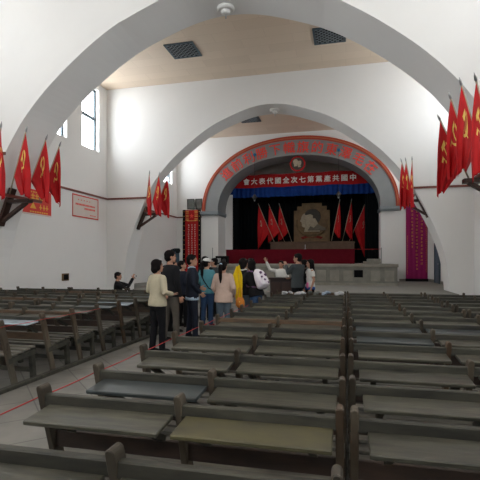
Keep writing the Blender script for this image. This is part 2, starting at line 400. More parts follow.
# stage house
structure(MB().box(XL, XR, 32.0, 32.3, 0, 9.2).build('wall_back', M['plaster']))
structure(MB().box(XL-.3, XR+.3, Y3+.2, 32.3, 9.0, 9.2).build('ceiling.001', M['ceiling']))
structure(MB().box(-8.3, -7.32, Y3E+.02, Y3E+.14, STAGE, 6.05).build('trim_30', M['plaster']))
# dais and stage apron
structure(MB().box(-8.4, 3.75, 16.3, A2E, 0, DAIS).box(XL, XR, A2E, 21.2, 0, DAIS).box(XL, XR, 21.2, Y3, 0, DAIS).build('floor.001', M['dais']))
structure(MB().box(SX-4.86, SX+4.86, Y3-.001, Y3E, 0, STAGE).box(-9.8, 3.9, Y3E, 32, 0, STAGE).build('floor.002', M['brown_stage_wood']))
ap = thing('stage_apron', 'grey stone block apron along the foot of the stage', 'stage apron', (-2.15, 21.3, DAIS))
ax0, ax1 = -4.45, 4.45
MB().box(ax0, ax1, .02, 5.19, 0, .86).build('apron_wall', M['stone'], ap)
MB().box(ax0-.04, ax1+.04, -.05, 5.19, .86, 1.0).build('coping', M['stone_cap'], ap, bevel=.012)
MB().box(ax0-.02, ax1+.02, -.02, .02, 0, .12).build('plinth_course', M['stone_cap'], ap)
x = ax0+.28; i = 0
while x < ax1-.3:
    if abs(x+.2-2.72) > .3:
        MB().box(x, x+.42, -.008, .02, .2, .7).build('stone_panel', M['stone_cap'], ap, bevel=.006)
    x += .62
MB().box(2.52, 2.92, -.012, .02, .38, .72).build('vent_opening', M['black'], ap)
stp = MB().box(.95, 1.85, 24.9, 26.2, STAGE, STAGE+.14).box(1.15, 1.85, 25.2, 26.2, STAGE+.14, STAGE+.28).build('stage_step', M['stone'], bevel=.01)
tag(stp, 'low stone step on the stage beside the pillar and curtain', 'step')
# wall rail (picture rail)
def rail(pts, k):
    mb = MB()
    for a, b in zip(pts, pts[1:]): mb.beam(a, b, .05, .075)
    structure(mb.build('trim_%d' % k, M['red_wood']))
ZR = 4.45
def ax_at(z):  # arch half width at height z
    for (x0, z0), (x1, z1) in zip(AC, AC[1:]):
        if z1 <= z <= z0: return x0+(x1-x0)*(z0-z)/(z0-z1)
rw = ax_at(ZR)
for j, (a, b) in enumerate([((XL+.025, A1E), (XL+.025, A2)), ((XL+.025, A2E), (XL+.025, Y3)), ((XR-.025, A1E), (XR-.025, A2)), ((XR-.025, A2E), (XR-.025, Y3)), ((XL+.025, YB), (XL+.025, A1)), ((XR-.025, YB), (XR-.025, A1))]):
    rail([(a[0], a[1], ZR), (b[0], b[1], ZR)], 10+j)
for j, (xa, xb, y) in enumerate([(XL, XC-rw-.08, A2-.025), (XC+rw-.10, XR, A2-.025), (XL, SX-5.95, Y3-.025), (XL, XC-rw*1.03, A1-.025), (XC+rw*1.03, XR, A1-.025)]):
    rail([(xa, y, ZR), (xb, y, ZR)], 20+j)
structure(MB().box(XR-.03, XR, A2E, Y3, DAIS, DAIS+.14).box(2.95, XR, Y3-.03, Y3, DAIS, DAIS+.14).build('baseboard_right', M['stone']))
# door in the far bay
d = bpy.data.objects.new('door_1', None); COL.objects.link(d); structure(d); d.location = (XR, 24.55, DAIS)
f = MB().box(-.09, 0, -.62, -.52, 0, 2.1).box(-.09, 0, .52, .62, 0, 2.1).box(-.09, 0, -.62, .62, 2.0, 2.1)
f.build('door_frame', M['window_frame'], d); MB().box(-.05, 0, -.52, .52, 0, 2.0).build('door_panel', cloth('blue_door_paint', (.12, .15, .19)), d)
MB().ball((-.08, -.42, 1.0), .03).build('door_handle', M['silver'], d)
wl = thing('wall_lamp', 'small dark wall lamp above the blue door in the far bay', 'wall lamp', (XR, 24.2, 2.62))
MB().box(-.04, 0, -.06, .06, -.05, .2).build('bracket', M['lamp_black'], wl); MB().loft([(-.14, 0, .18, .04, .04), (-.16, 0, .05, .13, .13)]).build('lamp_shade', M['lamp_black'], wl)
MB().ball((-.155, 0, .04), .05).build('bulb', M['white_plastic'], wl)

# ------------------------------------------------------------------ ceiling vents, detectors
def vent(x, y, label):
    t = thing('ceiling_vent', label, 'ceiling vent', (x, y, CEIL), 0, 'dark square ceiling vents')
    MB().box(-.5, .5, -.5, .5, -.012, -.002).build('backing', M['black'], t)
    f = MB().box(-.55, .55, -.55, -.48, -.04, 0).box(-.55, .55, .48, .55, -.04, 0).box(-.55, -.48, -.48, .48, -.04, 0).box(.48, .55, -.48, .48, -.04, 0)
    f.build('vent_frame', M['window_frame'], t)
    g = MB()
    for i in range(-5, 6):
        c = i*.175
        for sgn in (1, -1):
            lo, hi = max(-.48, -.48-c if False else -.48), .48
            p = []
            # diagonal x*sgn - y = c clipped to the square
            ys_ = [(xx, sgn*xx-c) for xx in (-.48, .48)]
            a = Vector((max(-.48, min(.48, sgn*( -.48+c))), 0, -.025)); b = Vector((max(-.48, min(.48, sgn*(.48+c))), 0, -.025))
            a.y = sgn*a.x-c; b.y = sgn*b.x-c
            if abs(a.y) <= .481 and abs(b.y) <= .481 and (a-b).length > .05: g.beam(a, b, .018, .02)
    g.build('lattice', M['impost'], t)
vent(-5.82, 15.25, 'dark lattice ceiling vent on the window side of the beige ceiling')
vent(-.55, 15.4, 'dark lattice ceiling vent farther from the visible windows')
vent(-5.1, 23.4, 'dark lattice ceiling vent in the far bay before the stage')
def detector(y, label, z=8.15):
    t = thing('smoke_detector', label, 'smoke detector', (XC, y, z), 0)
    MB().loft([(0, 0, 0, .22, .22), (0, 0, -.05, .22, .22), (0, 0, -.08, .19, .19)], n=24).build('base', M['white_plastic'], t)
    MB().loft([(0, 0, -.08, .12, .12), (0, 0, -.15, .10, .10), (0, 0, -.17, .05, .05)], n=20).build('sensor', M['white_plastic'], t)
    MB().tube([(0, 0, -.17), (0, 0, -.27)], .02).build('nub', M['silver'], t)
detector(10.72, 'round white smoke detector under the top of the near arch', 8.02)
detector(18.6, 'round white smoke detector under the top of the far arch', 8.10)

# ------------------------------------------------------------------ stage lettering
slogan = '進前利勝下幟旗的東澤毛在'
ORD = ['first', 'second', 'third', 'fourth', 'fifth', 'sixth', 'seventh', 'eighth', 'ninth', 'tenth', 'eleventh', 'twelfth', 'thirteenth', 'fourteenth']
mid = between(.40)
pathp = [(SX-x, z) for x, z in reversed(mid)]+[(SX+x, z) for x, z in mid[1:]]
acc = [0]
for p, q in zip(pathp, pathp[1:]): acc.append(acc[-1]+math.dist(p, q))
def along(sv):
    for i in range(len(acc)-1):
        if acc[i] <= sv <= acc[i+1]:
            t = (sv-acc[i])/(acc[i+1]-acc[i]); p, q = pathp[i], pathp[i+1]
            return (p[0]+(q[0]-p[0])*t, p[1]+(q[1]-p[1])*t), math.atan2(q[1]-p[1], q[0]-p[0])
L = acc[-1]
for i, ch in enumerate(slogan):
    (px, pz), an = along(L*(.180+.642*i/11))
    o = link('arch_character', glyph(ch, .74, .04, .006), M['red_letter'])
    o.location = (px, Y3-.12, pz); o.rotation_euler = (0, -an, 0)
    tag(o, 'red raised character %s, %s from the window end of the grey stage arch' % (ch, ORD[i]), 'character', 'red characters on the stage arch')
em = thing('round_emblem', 'round grey emblem in a red ring under the stage arch top', 'emblem', (-2.83, Y3+.1, 7.52))
MB().ring((0, 0, 0), .42, .055).build('ring', M['red_cloth'], em, smooth=True)
MB().disc((0, 0, 0), .41, .05).build('disc', M['relief_dark'], em)
g = MB()
for (hx, hz, s_) in ((-.1, .06, 1.0), (.12, -.02, .9)):
    g.prism([(hx+s_*a, hz+s_*b) for a, b in ((-.16, .12), (-.1, .2), (.06, .22), (.12, .12), (.1, -.02), (.05, -.1), (.1, -.2), (-.12, -.22), (-.1, -.1), (-.15, -.06), (-.14, 0), (-.18, .02))], -.06 if hx < 0 else -.045, -.02)
g.build('relief', M['relief_grey'], em, bevel=.01)
MB().tube([(0, 0, .45), (0, 0, .485)], .015).build('hook', M['lamp_black'], em)
# red banner with white characters
BY = 28.45
bn = thing('stage_banner', 'long red banner with white characters above the blue valance', 'banner', (-2.92, BY, 6.92))
MB().grid(60, 6, lambda u, v: (-4.85+9.7*u, .02*math.sin(u*70)+.02*math.sin(u*23), -.42+.84*v+.02*math.sin(u*9.4*3))).build('cloth', M['red_cloth'], bn, smooth=True)
for i, ch in enumerate('會大表代國全次七第黨產共國中'):
    o = link('character', glyph(ch, .43, .012, .026), M['white_letter'], bn)
    o.location = (-3.48+6.83*i/13, -.045, -.02)
vl = thing('valance', 'pleated royal blue valance hanging below the red banner', 'valance', (-2.92, BY+.1, 6.2))
MB().grid(260, 6, lambda u, v: (-4.98+9.96*u, (.05*math.sin(u*62*2*PI/2)+.015*math.sin(u*91))*(1.2-.7*v), -.32+.8*v+.012*math.sin(u*40))).build('pleated_cloth', M['blue_cloth'], vl, smooth=True)
MB().tube([(-4.98, 0, .48), (4.98, 0, .48)], .03).build('valance_rail', M['lamp_black'], vl)
for x in (-4.9, 4.9): MB().box(x-.03, x+.03, Y3E-BY-.1, .03, .45, .51).build('rail_bracket', M['lamp_black'], vl)
# curtains
def curtain(name, label, x0, x1, y, z0, z1, n):
    o = MB().grid(n*8, 6, lambda u, v: (x0+(x1-x0)*u, y+.07*math.sin(u*n*2*PI)+.02*math.sin(u*n*3.1), z0+(z1-z0)*v)).build(name, M['black_cloth'], smooth=True)
    return tag(o, label, 'curtain')
curtain('stage_curtain', 'wide black pleated curtain across the back of the stage', -9.5, 3.6, 31.6, STAGE+.02, 6.9, 46)
tag(MB().grid(100, 6, lambda u, v: (-7.95+.9*u, 28.9+.04*math.sin(u*9*2*PI), STAGE+.02+4.9*v)).build('side_curtain', M['black_cloth'], smooth=True), 'narrow black side curtain beside the stage pillar near the red vertical banner', 'curtain')
tag(MB().grid(100, 6, lambda u, v: (1.15+1.0*u, 28.9+.04*math.sin(u*9*2*PI), STAGE+.02+4.9*v)).build('side_curtain', M['black_cloth'], smooth=True), 'narrow black side curtain beside the stage pillar near the purple banner', 'curtain')
# ------------------------------------------------------------------ stage furniture
tb = thing('stage_table', 'long table under a crimson cloth along the stage front', 'table', (-2.97, 23.2, STAGE))
MB().grid(120, 8, lambda u, v: (-3.4+6.8*u, -.01-.02*math.sin(u*60)*(1-v), .01+.74*v)).grid(2, 8, lambda u, v: (3.4, .7*u, .01+.74*v)).grid(2, 8, lambda u, v: (-3.4, .7*u, .01+.74*v)).build('table_cloth', M['dark_red_cloth'], tb, smooth=True)
MB().box(-3.41, 3.41, -.03, .72, .745, .775).build('table_top', M['dark_red_cloth'], tb, bevel=.008)
for sx in (-3.2, 0, 3.2): MB().box(sx-.04, sx+.04, .55, .63, 0, .745).build('leg', M['dark_wood'], tb)
sk = thing('desk_flag_stick', 'tiny white stand upright on the crimson table edge', 'stand', (-2.08, 23.28, STAGE+.775))
MB().tube([(0, 0, 0), (0, 0, .24)], .018).build('stick', M['paper'], sk); MB().disc((0, 0, .01), .05, .02, 'z').build('base', M['paper'], sk)
bx = thing('amplifier_box', 'black box at the window end of the crimson stage table', 'box', (-6.4, 22.55, STAGE))
MB().box(-.32, .32, -.2, .2, 0, .42).build('case', M['black'], bx, bevel=.01); MB().box(-.26, -.02, -.22, -.2, .06, .3).build('front_panel', M['silver'], bx, bevel=.004); MB().disc((.15, -.21, .18), .1, .03).build('dial', M['lamp_black'], bx)
pl = thing('brown_plinth', 'long brown wooden plinth below the profile relief', 'plinth', (-2.22, 29.66, STAGE))
MB().box(-2.74, 2.74, -.3, .5, 0, 1.36).build('plinth_body', M['brown_stage_wood'], pl); MB().box(-2.8, 2.8, -.34, .54, 1.36, 1.46).build('plinth_top', M['brown_stage_wood'], pl, bevel=.01)
rl = thing('relief_board', 'tall stepped ochre board with a grey relief of two profile heads', 'relief', (-2.24, 30.05, STAGE+1.46))
MB().prism([(-1.2, 0), (1.2, 0), (1.2, 2.12), (.98, 2.12), (.98, 2.4), (.66, 2.4), (.66, 2.62), (-.66, 2.62), (-.66, 2.4), (-.98, 2.4), (-.98, 2.12), (-1.2, 2.12)], -.12, .12).build('stepped_panel', M['relief_panel'], rl, bevel=.02)
head = [(-.30, .0), (-.22, .22), (-.40, .26), (-.48, .36), (-.45, .46), (-.49, .52), (-.47, .60), (-.60, .68), (-.52, .84), (-.50, .98), (-.38, 1.18), (-.10, 1.30), (.20, 1.26), (.40, 1.08), (.46, .84), (.40, .60), (.32, .42), (.40, .22), (.78, .06), (.80, -.08), (-.30, -.08)]
MB().prism([(x*.95-.22, z*.95+.75) for x, z in head], -.17, -.10).build('profile_head', M['relief_grey'], rl, bevel=.02)
MB().prism([(x*1.0+.08, z*1.0+.84) for x, z in head], -.22, -.10).build('profile_head', M['relief_grey'], rl, bevel=.025)
fh = lambda P: [(x+.08, z+.84) for x, z in P]
MB().prism(fh([(-.50, .95), (-.53, 1.06), (-.40, 1.24), (-.10, 1.36), (.24, 1.32), (.46, 1.12), (.53, .84), (.46, .56), (.34, .42), (.26, .56), (.16, .74), (.02, .72), (.0, .92), (-.16, 1.02)]), -.27, -.2).build('hair_relief', M['relief_dark'], rl, bevel=.02)
MB().prism(fh([(-.36, -.08), (.86, -.08), (.82, .10), (.42, .27), (.30, .33), (.05, .08), (-.16, .20)]), -.25, -.2).build('jacket_relief', M['relief_mid'], rl, bevel=.02)
g = MB(); g.tube([(1.02*math.cos(a), -.13, 1.3+.92*math.sin(a)) for a in [PI*.93+PI*1.14*i/24 for i in range(25)]], [.05+.05*math.sin(PI*i/24) for i in range(25)]).build('wreath', M['relief_panel'], rl, smooth=True)
MB().prism([(-.75, .3), (-.35, .42), (.35, .42), (.75, .3), (.6, .18), (.3, .28), (-.3, .28), (-.6, .18)], -.19, -.1).build('ribbon', cloth('dull_red_ribbon', (.20, .025, .02)), rl, bevel=.01)

# ------------------------------------------------------------------ flags
def emblem_strips():
    """hammer and sickle as quads in a unit square, each subdivided strip a list of (left,right) points"""
    S = []
    arc = []
    for i in range(15):
        a = math.radians(205+235*i/14); wdt = .10*math.sin(PI*min(1, .12+.88*(1-i/14)))+.012
        cx, cz = .02, .02
        arc.append(((cx+(.42-wdt)*math.cos(a), cz+(.42-wdt)*math.sin(a)), (cx+(.42+wdt*.5)*math.cos(a), cz+(.42+wdt*.5)*math.sin(a))))
    S.append(arc)
    def bar(a, b, w_, k=5):
        d = Vector((b[0]-a[0], b[1]-a[1])).normalized(); n_ = Vector((-d.y, d.x))*w_/2
        return [((a[0]+(b[0]-a[0])*t/k-n_.x, a[1]+(b[1]-a[1])*t/k-n_.y), (a[0]+(b[0]-a[0])*t/k+n_.x, a[1]+(b[1]-a[1])*t/k+n_.y)) for t in range(k+1)]
    S.append(bar((-.33, -.24), (-.48, -.44), .11))          # sickle grip
    S.append(bar((-.16, .22), (.40, -.42), .10))            # hammer handle
    S.append(bar((-.36, .10), (-.02, .40), .20))            # hammer head
    return S
def flag(name, label, group, base, tip, H, L, fold=.06, ph=0.0, emb_mat='gold', emb=(.42, .30, .40), pole_r=.018, gather=.30, dirx=1, mat_='red_flag', cat='flag'):
    """slanted pole from base to tip, the cloth hoisted below the tip and hanging straight down from its upper corner"""
    base, tip = Vector(base), Vector(tip); tip -= (tip-base).normalized()*.12; t = thing(name, label, cat, base, 0, group)
    d = tip-base; dn = d.normalized()
    MB().tube([(0, 0, 0), d*.98], pole_r).build('pole', M['pole'], t, smooth=True)
    MB().tube([d*.975, d*.99, d*1.0+dn*.04, d+dn*.12], [pole_r, .026, .022, .003]).build('finial', M['silver'], t, smooth=True)
    h0 = d-dn*.05; h1 = h0-dn*H
    P = h0+Vector((dirx*.06, 0, -L))
    def pt(u, v):
        a = h0.lerp(h1, u); b = P+Vector((-dirx*gather*u, 0, .10*u+.10*math.sin(u*PI)))
        p = a.lerp(b, v)
        s_ = min(1, v*1.6)
        p.x += dirx*.05*math.sin(v*PI)*(1-u)
        p.y += fold*s_*math.sin(u*3.2*PI+ph+v*1.1)+.03*s_*math.sin(u*7*PI+ph*2)
        p.x += .02*s_*math.sin(u*5*PI+ph*1.7)
        return p
    c = MB().grid(26, 24, pt).build('cloth', M[mat_], t, smooth=True)
    s = c.modifiers.new('thickness', 'SOLIDIFY'); s.thickness = .006; s.offset = 0
    if emb:
        eu, ev, es = emb; g = MB(); lu, lv = H, L*.75
        def sp(q, side):
            u = min(.98, max(.02, eu+(-q[1]*.55-q[0]*dirx*.75)*es/lu)); v = min(.98, max(.02, ev+(-q[1]*.8+q[0]*dirx*.25)*es/lv))
            p = pt(u, v); n_ = (pt(min(u+.02, 1), v)-pt(u-.02, v)).cross(pt(u, min(v+.02, 1))-pt(u, v-.02)); n_.normalize()
            return p+n_*side
        for side in (.010, -.010):
            for st in emblem_strips():
                vs = []
                for a, b in st: vs += [sp(a, side), sp(((a[0]+b[0])/2, (a[1]+b[1])/2), side), sp(b, side)]
                g.add(vs, [(3*i+j, 3*i+j+1, 3*i+j+4, 3*i+j+3) for i in range(len(st)-1) for j in (0, 1)])
        g.build('hammer_and_sickle', M[emb_mat], t, smooth=True)
    return t
def bracket(sx, ym, zb, bar, off, label):
    """dark wooden shelf bracket on the arch soffit with a bar that carries the flag poles; sx -1 window side, 1 other side"""
    hwid = lambda z: ax_at(z)*(1.012 if ym < 14 else 1.0)+((-.02 if sx > 0 else .08) if ym > 14 else 0)
    xs_ = hwid(zb)
    t = thing('flag_bracket', label, 'flag bracket', (XC+sx*xs_, ym, zb))
    q = -sx
    lean = lambda z: (hwid(zb+z)-xs_)*sx
    MB().beam((lean(.30)+q*.05, 0, .30), (lean(-.72)+q*.05, 0, -.72), .22, .08, (1, 0, 0)).build('wall_board', M['dark_wood'], t)
    MB().beam((q*.08, 0, -.06), (q*.74, 0, -.06), .20, .09).build('shelf_arm', M['dark_wood'], t)
    MB().beam((lean(-.62)+q*.09, 0, -.60), (q*.62, 0, -.10), .12, .08).build('brace', M['dark_wood'], t)
    MB().beam((q*off, bar[0]-ym, .03), (q*off, bar[1]-ym, .03), .08, .08).build('cross_bar', M['red_wood'], t)
    return XC+sx*xs_+q*off, zb+.09
FL = [('near', 'poster', -1, 10.35, 3.33, (9.3, 11.2), .42, 1.72, [(-7.92, 8.8, 4.93), (-7.87, 9.6, 5.06), (-7.80, 10.3, 5.04), (-7.78, 10.85, 5.0)]),
      ('near', 'purple banner', 1, 10.35, 3.40, (9.2, 11.2), .42, 1.72, [(2.10, 8.14, 4.80), (2.05, 8.93, 5.05), (2.0, 9.6, 5.04), (1.95, 10.44, 4.86)]),
      ('far', 'poster', -1, 18.35, 3.80, (17.75, 18.85), .36, 1.85, [(-8.0, 17.05, 5.45), (-7.9, 17.85, 5.55), (-7.8, 18.6, 5.58)]),
      ('far', 'purple banner', 1, 18.28, 4.05, (17.4, 17.95), .36, 1.85, [(2.33, 17.0, 5.45), (2.17, 17.6, 5.56), (2.04, 17.9, 5.60)])]
for nm, side, sx, ym, zb, bar, off, L_, tips in FL:
    bx_, bz_ = bracket(sx, ym, zb, bar, off, 'dark wooden flag bracket on the %s side of the %s arch' % (side, nm))
    n = len(tips)
    for i, tp in enumerate(tips):
        by = bar[0]+.08+(bar[1]-bar[0]-.16)*i/(n-1)
        flag('party_flag', 'red party flag, %s from the camera on the %s arch bracket, %s side' % (ORD[i], nm, side), 'red flags on the %s arch' % nm,
             (bx_, by, bz_), tp, 1.22, L_, ph=i*1.3+sx, dirx=-sx, fold=.045+.012*(i % 3), gather=.14, emb=(.36, .28, .52))
for sd, lst in ((-1, [((-4.72, 29.45), (-5.84, 5.63), 3.0), ((-4.04, 29.5), (-5.15, 5.61), 2.58), ((-3.58, 29.55), (-4.46, 5.65), 2.5)]), (1, [((-.92, 29.55), (-.38, 5.72), 2.5), ((-.22, 29.5), (.38, 5.76), 2.6), ((.22, 29.45), (1.32, 5.66), 3.75)])):
    for i, ((bx_, by), (tx, tz), L_) in enumerate(lst):
        wh = ('outermost', 'middle', 'innermost')[i if sd < 0 else 2-i]
        flag('stage_flag', '%s of three slanted red flags on the stage, %s side of the relief' % (wh, 'window' if sd < 0 else 'purple banner'), 'slanted red flags on the stage',
             (bx_, 29.42+.2*i, STAGE+1.485), (tx, 29.42+.2*i, tz), 1.95, L_, fold=.06, ph=i*1.7, dirx=sd, emb_mat='pole', emb=(.35, .28, .42), pole_r=.022, gather=.12)

# ------------------------------------------------------------------ wall hangings
def pseudo_column(mb, x, z0, z1, size, y, n=None, rnd=random):
    """a column of illegible brush-like marks"""
    z = z1
    while z > z0:
        for k in range(4):
            a = rnd.uniform(-.2, .2); h = size*.36
            if k < 2:
                zz = z-size*(.25+.4*k); mb.box(x-h*rnd.uniform(.6, 1), x+h*rnd.uniform(.6, 1), y, y+.004, zz-size*.05, zz+size*.05)
            else:
                xx = x+rnd.uniform(-.25, .25)*size; mb.box(xx-size*.05, xx+size*.05, y, y+.004, z-size*.8, z-size*.8+size*rnd.uniform(.4, .8))
        z -= size*1.18
    return mb
pb = thing('purple_banner', 'tall purple banner with gold writing beside the stage arch', 'banner', (3.88, Y3-.05, DAIS))
MB().grid(40, 10, lambda u, v: (-.58+1.16*u, .015*math.sin(u*26), .14+4.2*v)).build('banner_cloth', M['purple'], pb, smooth=True)
MB().box(-.6, .6, -.05, .045, 0, .16).build('weight_bar', M['black'], pb); MB().box(-.6, .6, -.03, .045, 4.32, 4.45).build('hanging_bar', M['black'], pb)
g = MB(); rnd = random.Random(3)
for x, s_, a, b in ((.26, .17, .9, 3.7), (0, .17, .7, 4.0), (-.24, .17, 1.9, 4.05)): pseudo_column(g, x, a, b, s_, -.03, rnd=rnd)
pseudo_column(g, .50, .5, 4.1, .09, -.03, rnd=rnd); pseudo_column(g, -.50, .4, 2.6, .09, -.03, rnd=rnd)
g.build('gold_writing', M['orange_gold'], pb)
rb = thing('red_banner', 'tall red vertical banner with white writing and black borders', 'banner', (-9.52, Y3-.05, DAIS))
MB().grid(30, 8, lambda u, v: (-.43+.86*u, -.012+.006*math.sin(u*20), .2+4.2*v)).build('banner_cloth', M['red_cloth'], rb, smooth=True)
for sx in (-1, 1):
    MB().box(min(sx*.43, sx*.60), max(sx*.43, sx*.60), -.03, .045, .1, 4.42).build('border', M['black'], rb)
    g = MB()
    for k in range(14): g.disc((sx*.515, -.035, .4+k*.3), .022, .012, n=8)
    g.build('studs', M['gold'], rb)
g = MB(); rnd = random.Random(5)
for x in (-.2, .02, .22): pseudo_column(g, x, .7, 3.5, .12, -.026, rnd=rnd)
g.build('white_writing', M['white_letter'], rb)
st = [((.16 if i % 2 == 0 else .065)*math.sin(PI*i/5), 4.02+(.16 if i % 2 == 0 else .065)*math.cos(PI*i/5)) for i in range(10)]
g = MB()
for z in (3.74, 3.82, 3.96, 4.06, 4.2, 4.3): g.box(-.40, -.19, -.024, -.018, z, z+.03).box(.19, .40, -.024, -.018, z, z+.03)
g.box(-.3, .3, -.024, -.018, 3.7, 3.73); g.build('gold_pattern', M['gold'], rb); MB().prism(st, -.03, -.018).build('star', M['red_letter'], rb)
for i, (x0, x1) in enumerate(((-9.82, -9.33), (-9.27, -8.82))):
    t = thing('framed_photo', 'small dark grey framed photo above the red vertical banner, %s' % ('window side' if i == 0 else 'stage side'), 'framed picture', ((x0+x1)/2, Y3-.04, 4.95), 0)
    t.rotation_euler = (math.radians(4), 0, 0); w2 = (x1-x0)/2
    f = MB().box(-w2, w2, -.03, .02, 0, .05).box(-w2, w2, -.03, .02, .6, .65).box(-w2, -w2+.05, -.03, .02, .05, .6).box(w2-.05, w2, -.03, .02, .05, .6); f.build('picture_frame', M['relief_dark'], t, bevel=.006)
    MB().box(-w2+.05, w2-.05, -.015, .015, .05, .6).build('picture', M['frost'], t)
def poster(name, label, y0, y1, z0, z1, paper, border):
    t = thing(name, label, 'poster', (XL+.012, (y0+y1)/2, (z0+z1)/2), PI/2)   # local x runs along +y, local -y faces the hall
    t.rotation_euler = (0, 0, PI/2)
    a, h = (y1-y0)/2, (z1-z0)/2
    MB().box(-a, a, -.006, .006, -h, h).build('sheet', paper, t)
    return t, a, h
t, a, h = poster('red_poster', 'red poster with yellow print low on the wall behind the near flags', 12.45, 14.1, 3.24, 4.12, M['poster_red'], None)
g = MB(); rnd = random.Random(8)
for x in (-.42, -.22, -.02, .2): g.box(x, x+.16, -.012, -.006, .10, .15).box(x, x+.16, -.012, -.006, .2, .25).box(x+.05, x+.09, -.012, -.006, .06, .3)
for k in range(9): g.box(-.62+k*.12, -.55+k*.12, -.012, -.006, .33, .37)
g.add([(-.30, -.009, -.22), (.02, -.009, -.22), (-.14, -.009, .0)], [(0, 1, 2)])
for x in (.18, .36, .52): g.box(x, x+.13, -.012, -.006, -.18, -.13).box(x+.04, x+.08, -.012, -.006, -.24, -.05)
for k in range(8): g.box(-.3+k*.12, -.22+k*.12, -.012, -.006, -.36, -.31)
g.build('yellow_print', M['poster_yellow'], t)
MB().box(-a, a, -.010, -.006, -h, -h+.05).build('bottom_edge', M['poster_white'], t)
t, a, h = poster('notice_poster', 'pale poster with red border and red lines of print on the wall', 15.38, 17.26, 3.42, 4.33, M['poster_white'], None)
b = .05; MB().box(-a, a, -.012, -.004, -h, -h+b).box(-a, a, -.012, -.004, h-b, h).box(-a, -a+b, -.012, -.004, -h, h).box(a-b, a, -.012, -.004, -h, h).build('border', M['poster_red'], t)
g = MB()
for k in range(5): g.box(-.55+k*.2, -.49+k*.2, -.01, -.006, .24, .28)
for r_, x0_, n_ in ((.08, -.72, 14), (-.06, -.1, 8)):
    for k in range(n_): g.box(x0_+k*.1, x0_+.07+k*.1, -.01, -.006, r_-.045, r_+.03)
for k in range(5): g.box(.3+k*.09, .36+k*.09, -.01, -.006, -.33, -.29)
g.build('red_print', M['red_letter'], t)
ob = thing('socket_box', 'small dark socket box low on the poster wall', 'socket', (XL, 14.93, 1.02), 0)
MB().box(0, .05, -.2, .2, -.14, .14).build('box_frame', M['relief_panel'], ob, bevel=.008); MB().box(.05, .06, -.14, .14, -.1, .1).build('recess', M['black'], ob)
# lamps hanging in front of the stage arch
for ci, nm in ((2, 'window'), (8, 'purple banner')):
    (x, zr), _ = along(L*(.180+.642*(ci+.5)/11))
    t = thing('hanging_spotlight', 'small dark lamp hanging on a thin wire before the stage, %s side' % nm, 'lamp', (x, Y3-.30, 5.5))
    MB().tube([(0, 0, .12), (0, 0, zr-5.5)], .008, 6).build('cord', M['lamp_black'], t)
    MB().ball((0, 0, zr-5.5), .09).build('rose', M['lamp_blue'], t, smooth=True); MB().tube([(0, 0, zr-5.5), (0, .18, zr-5.5)], .02).build('hook', M['lamp_blue'], t)
    MB().loft([(0, 0, .20, .04, .04), (0, 0, .12, .10, .10), (0, 0, -.02, .12, .12), (0, 0, -.14, .06, .06)]).build('lamp_body', M['lamp_black'], t, smooth=True)
    MB().tube([(-.17, 0, .04), (.17, 0, .04)], .025).build('yoke', M['lamp_black'], t); MB().ball((0, 0, -.17), .05).build('bulb', M['silver'], t, smooth=True)
# thin rope barriers at the stage ends
for x, y, z, nm in ((1.75, 23.4, STAGE, 'purple banner'), (-6.65, 21.6, STAGE, 'window')):
    t = thing('barrier_post', 'thin metal barrier post on the apron at its %s end' % nm, 'barrier post', (x, y, z))
    MB().tube([(0, 0, 0), (0, 0, .78)], .022).build('post', M['silver'], t); MB().disc((0, 0, .01), .11, .02, 'z').build('base', M['silver'], t); MB().ball((0, 0, .8), .03).build('knob', M['silver'], t)
rp = MB().tube([(.44, 23.35, STAGE+.76), (1.1, 23.38, STAGE+.75), (1.722, 23.4, STAGE+.76)], .014, 6).build('barrier_rope', M['rope'], smooth=True)
tag(rp, 'thin red barrier rope between crimson table and metal post on stage', 'rope')
# teal box behind the visitors
t = thing('teal_cabinet', 'narrow dark teal cabinet behind the visitors beside the far arch', 'cabinet', (-6.2, 15.2, 0))
MB().box(-.17, .17, -.2, .2, 0, 1.98).build('cabinet_body', M['teal_box'], t, bevel=.01); MB().box(-.13, .13, -.215, -.2, .1, 1.85).build('door', M['teal_box'], t, bevel=.005)
MB().loft([(.05, 0, 1.93, .19, .21), (.06, 0, 1.99, .21, .21), (.10, 0, 2.06, .17, .17), (.14, 0, 2.10, .10, .1)]).build('cover_cloth', M['black_cloth'], t, smooth=True)

